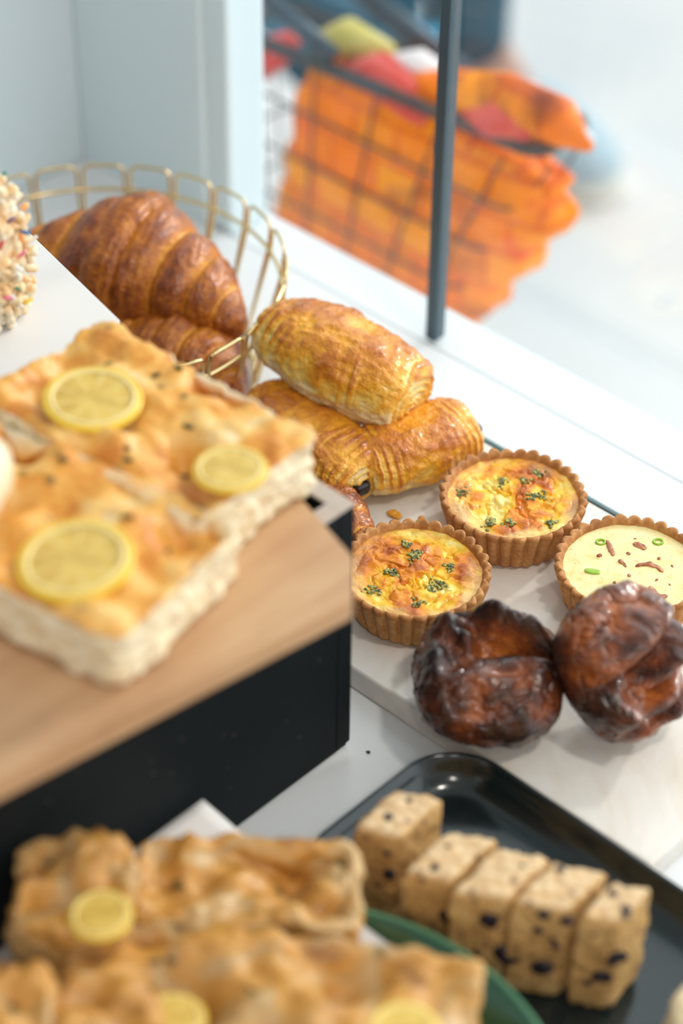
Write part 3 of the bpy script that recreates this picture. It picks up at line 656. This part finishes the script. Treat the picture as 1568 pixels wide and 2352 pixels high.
# bicycle tubes behind
rk = thing('bicycle_frame', 'dark blue slanted bicycle tubes behind the orange bag outside', 'bicycle', (-1.45, 1.66, -.75))
off = (-1.45, 1.66, -.75)
bar('top_tube', (-1.62, 1.60, -.105), (-1.427, 1.60, -.11), .010, M_bluem, rk, off)
bar('down_tube', (-1.46, 1.50, .004), (-1.235, 1.50, -.060), .013, M_dark, rk, off)
bar('seat_stay', (-1.33, 1.30, .072), (-1.232, 1.30, .040), .009, M_dark, rk, off)
bar('chain_stay', (-1.72, 1.60, -.18), (-1.56, 1.60, -.178), .012, M_bluem, rk, off)
bar('seat_tube', (-1.427, 1.60, -.11), (-1.60, 1.68, -.74), .012, M_dark, rk, off)
bar('fork', (-1.70, 1.60, -.17), (-1.78, 1.70, -.74), .012, M_dark, rk, off)

wbk = thing('wire_basket', 'black wire basket outside the window, stuffed with an orange bag', 'basket', (-1.21, 1.34, SZ)); wbk['group'] = 'baskets'
del wbk['group']
M_bwire = plain('black_wire', (.018, .026, .034), .35)
top, bot = (-1.37, 1.300, -.985, 1.375), (-1.345, 1.305, -1.125, 1.37); z1, z0 = .018, SZ + .002
def lev(f): return [b + (t - b) * f for t, b in zip(top, bot)], z0 + (z1 - z0) * f
offb = Vector((-1.21, 1.34, SZ))
def rectring(f, r):
    (x0, y0, x1, y1), z = lev(f); bm = bmesh.new(); tube(bm, [Vector((x, y, z + (.02 * (x - x0) / (x1 - x0) if f == 1 else 0))) - offb for x, y in rrect(x0, y0, x1, y1, .02, 5)], r, True, 8); return bm
bmo('rim', rectring(1, .0065), M_bwire, wbk)
for f in (.0, .2, .4, .6, .8): bmo('wire_row', rectring(f + .008, .0015), M_bwire, wbk)
bm = bmesh.new()
for k in range(5):
    for side in (1, 3):
        (x0, y0, x1, y1), z = lev(1); (a0, b0, a1, b1), zb = lev(0); t_ = (k + .5) / 5
        p = Vector((x0 + (x1 - x0) * t_, y0 if side == 1 else y1, z)); q = Vector((a0 + (a1 - a0) * t_, b0 if side == 1 else b1, zb + .001)); tube(bm, [p - offb, q - offb], .0012, n=6)
for k in range(2):
    for side in (0, 2):
        t_ = (k + .5) / 2; p = Vector((x0 if side == 0 else x1, y0 + (y1 - y0) * t_, z)); q = Vector((a0 if side == 0 else a1, b0 + (b1 - b0) * t_, zb + .001)); tube(bm, [p - offb, q - offb], .0012, n=6)
bmo('upright_wires', bm, M_bwire, wbk)

# orange bag
n = N('orange_woven_plastic'); x = n.map((1, 1, 1), (0, 0, 0)); big = n.noise(7, 3, .5, dist=.6); mid = n.noise(28, 3)
br = n.node('ShaderNodeTexBrick', {'Vector': n.node('ShaderNodeCombineXYZ', {0: n.node('ShaderNodeSeparateXYZ', {0: n.obj}, 0), 1: n.node('ShaderNodeSeparateXYZ', {0: n.obj}, 2)}), 'Color1': (1, .33, .008, 1), 'Color2': (1.0, .20, .006, 1), 'Mortar': (.80, .15, .010, 1), 'Scale': 1.0, 'Mortar Size': .004, 'Mortar Smooth': .4, 'Brick Width': .055, 'Row Height': .042}, 0)
c = n.mix(n.fr(big, .54, .66), br, (.24, .035, .010)); c = n.mix(n.math('MULTIPLY', n.fr(mid, .62, .72), .6), c, (.95, .10, .03))
M_bag = n.bsdf(c, .5, spec=.12, sss=.15, ssr=(1, .3, .05), sscale=.03)
M_red = plain('red_plastic', (.70, .045, .03), .35, coat=.3); M_wh = plain('white_plastic', (.88, .82, .82), .35)
bg = thing('shopping_bag', 'crumpled bright orange woven bag bulging from the black wire basket', 'bag', (-1.21, 1.34, SZ + .004))
P, Nn, F = sbox(56, 1, 1, 1, 5)
fz = (P[:, 2] + 1) / 2; X = np.where(P[:, 0] > 0, P[:, 0] * (.085 + .150 * fz), P[:, 0] * (.138 - .055 * fz)); Y = P[:, 1] * (.030 + .006 * fz); Z = fz * .268
Q = np.stack([X, Y, Z], -1); pl = np.sin(Z * 2 * math.pi / .058 + .6)
right = sstep(P[:, 0], .3, 1.0)
Q[:, 0] += right * .030 * np.abs(np.sin(Z * math.pi / .058)) ** .6 * (1) ; Q += Nn * np.array([1, .35, 1]) * (.010 * fbm(Q, 14, 3, 1) + .005 * fbm(Q, 40, 3, 2))[:, None]
Q[:, 2] = np.maximum(Q[:, 2], 0)
mesh('bag_body', Q, F, M_bag, bg)
def flap(name, pts, wdt, mat, lab=None, th=.012):
    bm = bmesh.new(); tube(bm, [Vector(p) - Vector((-1.21, 1.34, SZ + .004)) for p in pts], wdt, n=12); o = bmo(name, bm, mat, bg); 
    if lab: o['label'] = lab
flap('fold', [(-1.20, 1.335, .005), (-1.12, 1.335, .03), (-1.05, 1.33, .050), (-.985, 1.325, .060), (-.945, 1.32, .052)], [.012, .024, .028, .022, .004], M_bag)
flap('fold', [(-1.13, 1.345, .030), (-1.08, 1.345, .046), (-1.03, 1.34, .060), (-.985, 1.33, .062), (-.948, 1.325, .056)], [.008, .014, .015, .010, .004], M_wh, 'white upper fold')
flap('fold', [(-1.09, 1.312, .030), (-1.04, 1.308, .046), (-1.0, 1.308, .045)], [.006, .018, .008], M_red, 'red inner fold')
flap('fold', [(-1.25, 1.33, .005), (-1.20, 1.33, .022), (-1.15, 1.32, .018), (-1.12, 1.32, .0)], [.010, .022, .020, .008], M_red, 'red inner fold')
flap('fold', [(-1.22, 1.35, .015), (-1.17, 1.35, .035), (-1.12, 1.35, .03)], [.010, .016, .010], M_wh, 'white upper fold')
flap('fold', [(-1.35, 1.32, -.03), (-1.33, 1.32, .0), (-1.31, 1.33, .02)], [.010, .018, .008], M_red, 'red inner fold')
flap('fold', [(-1.30, 1.35, .01), (-1.26, 1.35, .03), (-1.21, 1.355, .03)], [.010, .020, .010], plain('yellow_plastic', (.60, .50, .12), .4), 'yellowish fold')

# person walking past
pe = thing('person', 'person in cropped teal trousers and blue-grey sneakers walking past outside', 'person', (-1.76, 2.05, -.75))
O = Vector((-1.76, 2.05, -.75))
J = [(-1.735, 1.99, .16), (-1.715, 2.05, .10), (-1.765, 2.125, -.28), (-1.842, 2.247, -.52), (-1.812, 2.335, -.66), (-1.79, 2.35, -.705), (-1.68, 2.385, -.725),
     (-1.755, 1.93, .10), (-1.79, 1.90, -.26), (-1.84, 1.985, -.52), (-1.86, 2.04, -.68), (-1.78, 2.08, -.725),
     (-1.735, 1.99, .42), (-1.735, 1.99, .62), (-1.735, 1.99, .70), (-1.72, 2.0, .80), (-1.72, 2.0, .88),
     (-1.70, 2.14, .60), (-1.66, 2.17, .36), (-1.60, 2.12, .16), (-1.57, 2.10, .08), (-1.77, 1.84, .60), (-1.80, 1.80, .36), (-1.74, 1.78, .15), (-1.71, 1.77, .07)]
Rr = [.12, .085, .065, .050, .044, .038, .028, .085, .06, .045, .037, .028, .12, .12, .055, .085, .075, .052, .042, .030, .024, .052, .042, .030, .024]
E_ = [(0, 1), (1, 2), (2, 3), (3, 4), (4, 5), (5, 6), (0, 7), (7, 8), (8, 9), (9, 10), (10, 11), (0, 12), (12, 13), (13, 14), (14, 15), (15, 16), (13, 17), (17, 18), (18, 19), (19, 20), (13, 21), (21, 22), (22, 23), (23, 24)]
me = bpy.data.meshes.new('body'); me.from_pydata([Vector(j) - O for j in J], E_, []); me.update()
bo = link('body', me, plain('skin', (.46, .25, .18), .5, sss=.1), pe, smooth=False)
sk = bo.modifiers.new('skin', 'SKIN'); bo.modifiers.new('sub', 'SUBSURF').levels = 2; bo.modifiers['sub'].render_levels = 2
for v, r in zip(me.skin_vertices[0].data, Rr): v.radius = (r, r)
me.skin_vertices[0].data[0].use_root = True; sk.use_smooth_shade = True
M_teal = N('teal_cloth'); nz = M_teal.noise(60, 3); M_teal = M_teal.bsdf(M_teal.mix(nz, (.003, .050, .085), (.006, .080, .125)), .9, spec=.05)
bm = bmesh.new()
tube(bm, [Vector(p) - O for p in [(-1.73, 2.00, .20), (-1.72, 2.045, .08), (-1.765, 2.125, -.28), (-1.805, 2.19, -.42), (-1.835, 2.235, -.505)]], [.10, .10, .072, .058, .054], n=20, caps=False)
tube(bm, [Vector(p) - O for p in [(-1.74, 1.98, .20), (-1.755, 1.93, .08), (-1.79, 1.90, -.26), (-1.82, 1.95, -.40)]], [.11, .12, .11, .105], n=20, caps=False)
tube(bm, [Vector(p) - O for p in [(-1.735, 1.99, .10), (-1.735, 1.99, .22)]], [.15, .14], n=20, caps=False)
tro = bmo('trousers', bm, M_teal, pe); tro.modifiers.new('thickness', 'SOLIDIFY').thickness = .006
bm = bmesh.new(); tube(bm, [Vector(p) - O for p in [(-1.735, 1.99, .18), (-1.735, 1.99, .42), (-1.735, 1.99, .60), (-1.735, 1.99, .68)]], [.145, .15, .165, .075], n=24, caps=False)
bmo('shirt', bm, plain('grey_shirt', (.25, .30, .33), .8), pe)
P, Nn, F = sbox(14, .095, .085, .095, 2); P = P[:]; mesh('hair', P, F, plain('brown_hair', (.06, .035, .02), .6), pe, loc=Vector((-1.735, 1.995, .90)) - O)
M_shoe = plain('blue_grey_knit', (.36, .52, .60), .8); M_sole = plain('pale_sole', (.72, .72, .66), .7)
def shoe(hx, tx):
    h, t_ = Vector(hx), Vector(tx); d = (t_ - h); L_ = d.length; ang = math.atan2(d.y, d.x)
    P, Nn, F = sbox(18, L_ / 2, .046, .05, 3); fx = (P[:, 0] / L_ + .5); P[:, 2] += .05; P[:, 2] *= 1.05 - .45 * sstep(fx, .25, 1.0); P[:, 1] *= .85 + .2 * sstep(fx, .2, .7)
    P[:, 2] += .018; o = mesh('sneaker', P, F, M_shoe, pe, loc=(h + t_) / 2 - O + Vector((0, 0, 0)), rot=(0, 0, ang))
    q, _, f = sbox(14, L_ / 2 + .006, .05, .016, 4); q[:, 2] += .016; q[:, 1] *= .85 + .2 * sstep(q[:, 0] / L_ + .5, .2, .7); s = mesh('sole', q, f, M_sole, o); s['label'] = 'pale rubber sole'
shoe((-1.875, 2.38, -.75), (-1.630, 2.345, -.75)); shoe((-1.91, 2.03, -.75), (-1.68, 2.08, -.75))
# light blue cloth bag hanging behind the basket
P, Nn, F = sbox(20, .046, .018, .052, 4); P += Nn * (.006 * fbm(P, 22, 3))[:, None]
tb = thing('tote_bag', 'blue denim cloth bag hanging from the bicycle outside', 'bag', (-1.352, 1.532, -.100), (0, 0, math.radians(40)))
mesh('bag_body', P, F, plain('blue_denim', (.05, .25, .40), .9, spec=.05), tb)
bm = bmesh.new(); tube(bm, [(-.030, 0, .045), (-.026, 0, .075), (0, 0, .092), (.026, 0, .075), (.030, 0, .045)], .005, n=8); bmo('strap', bm, M_dark, tb)
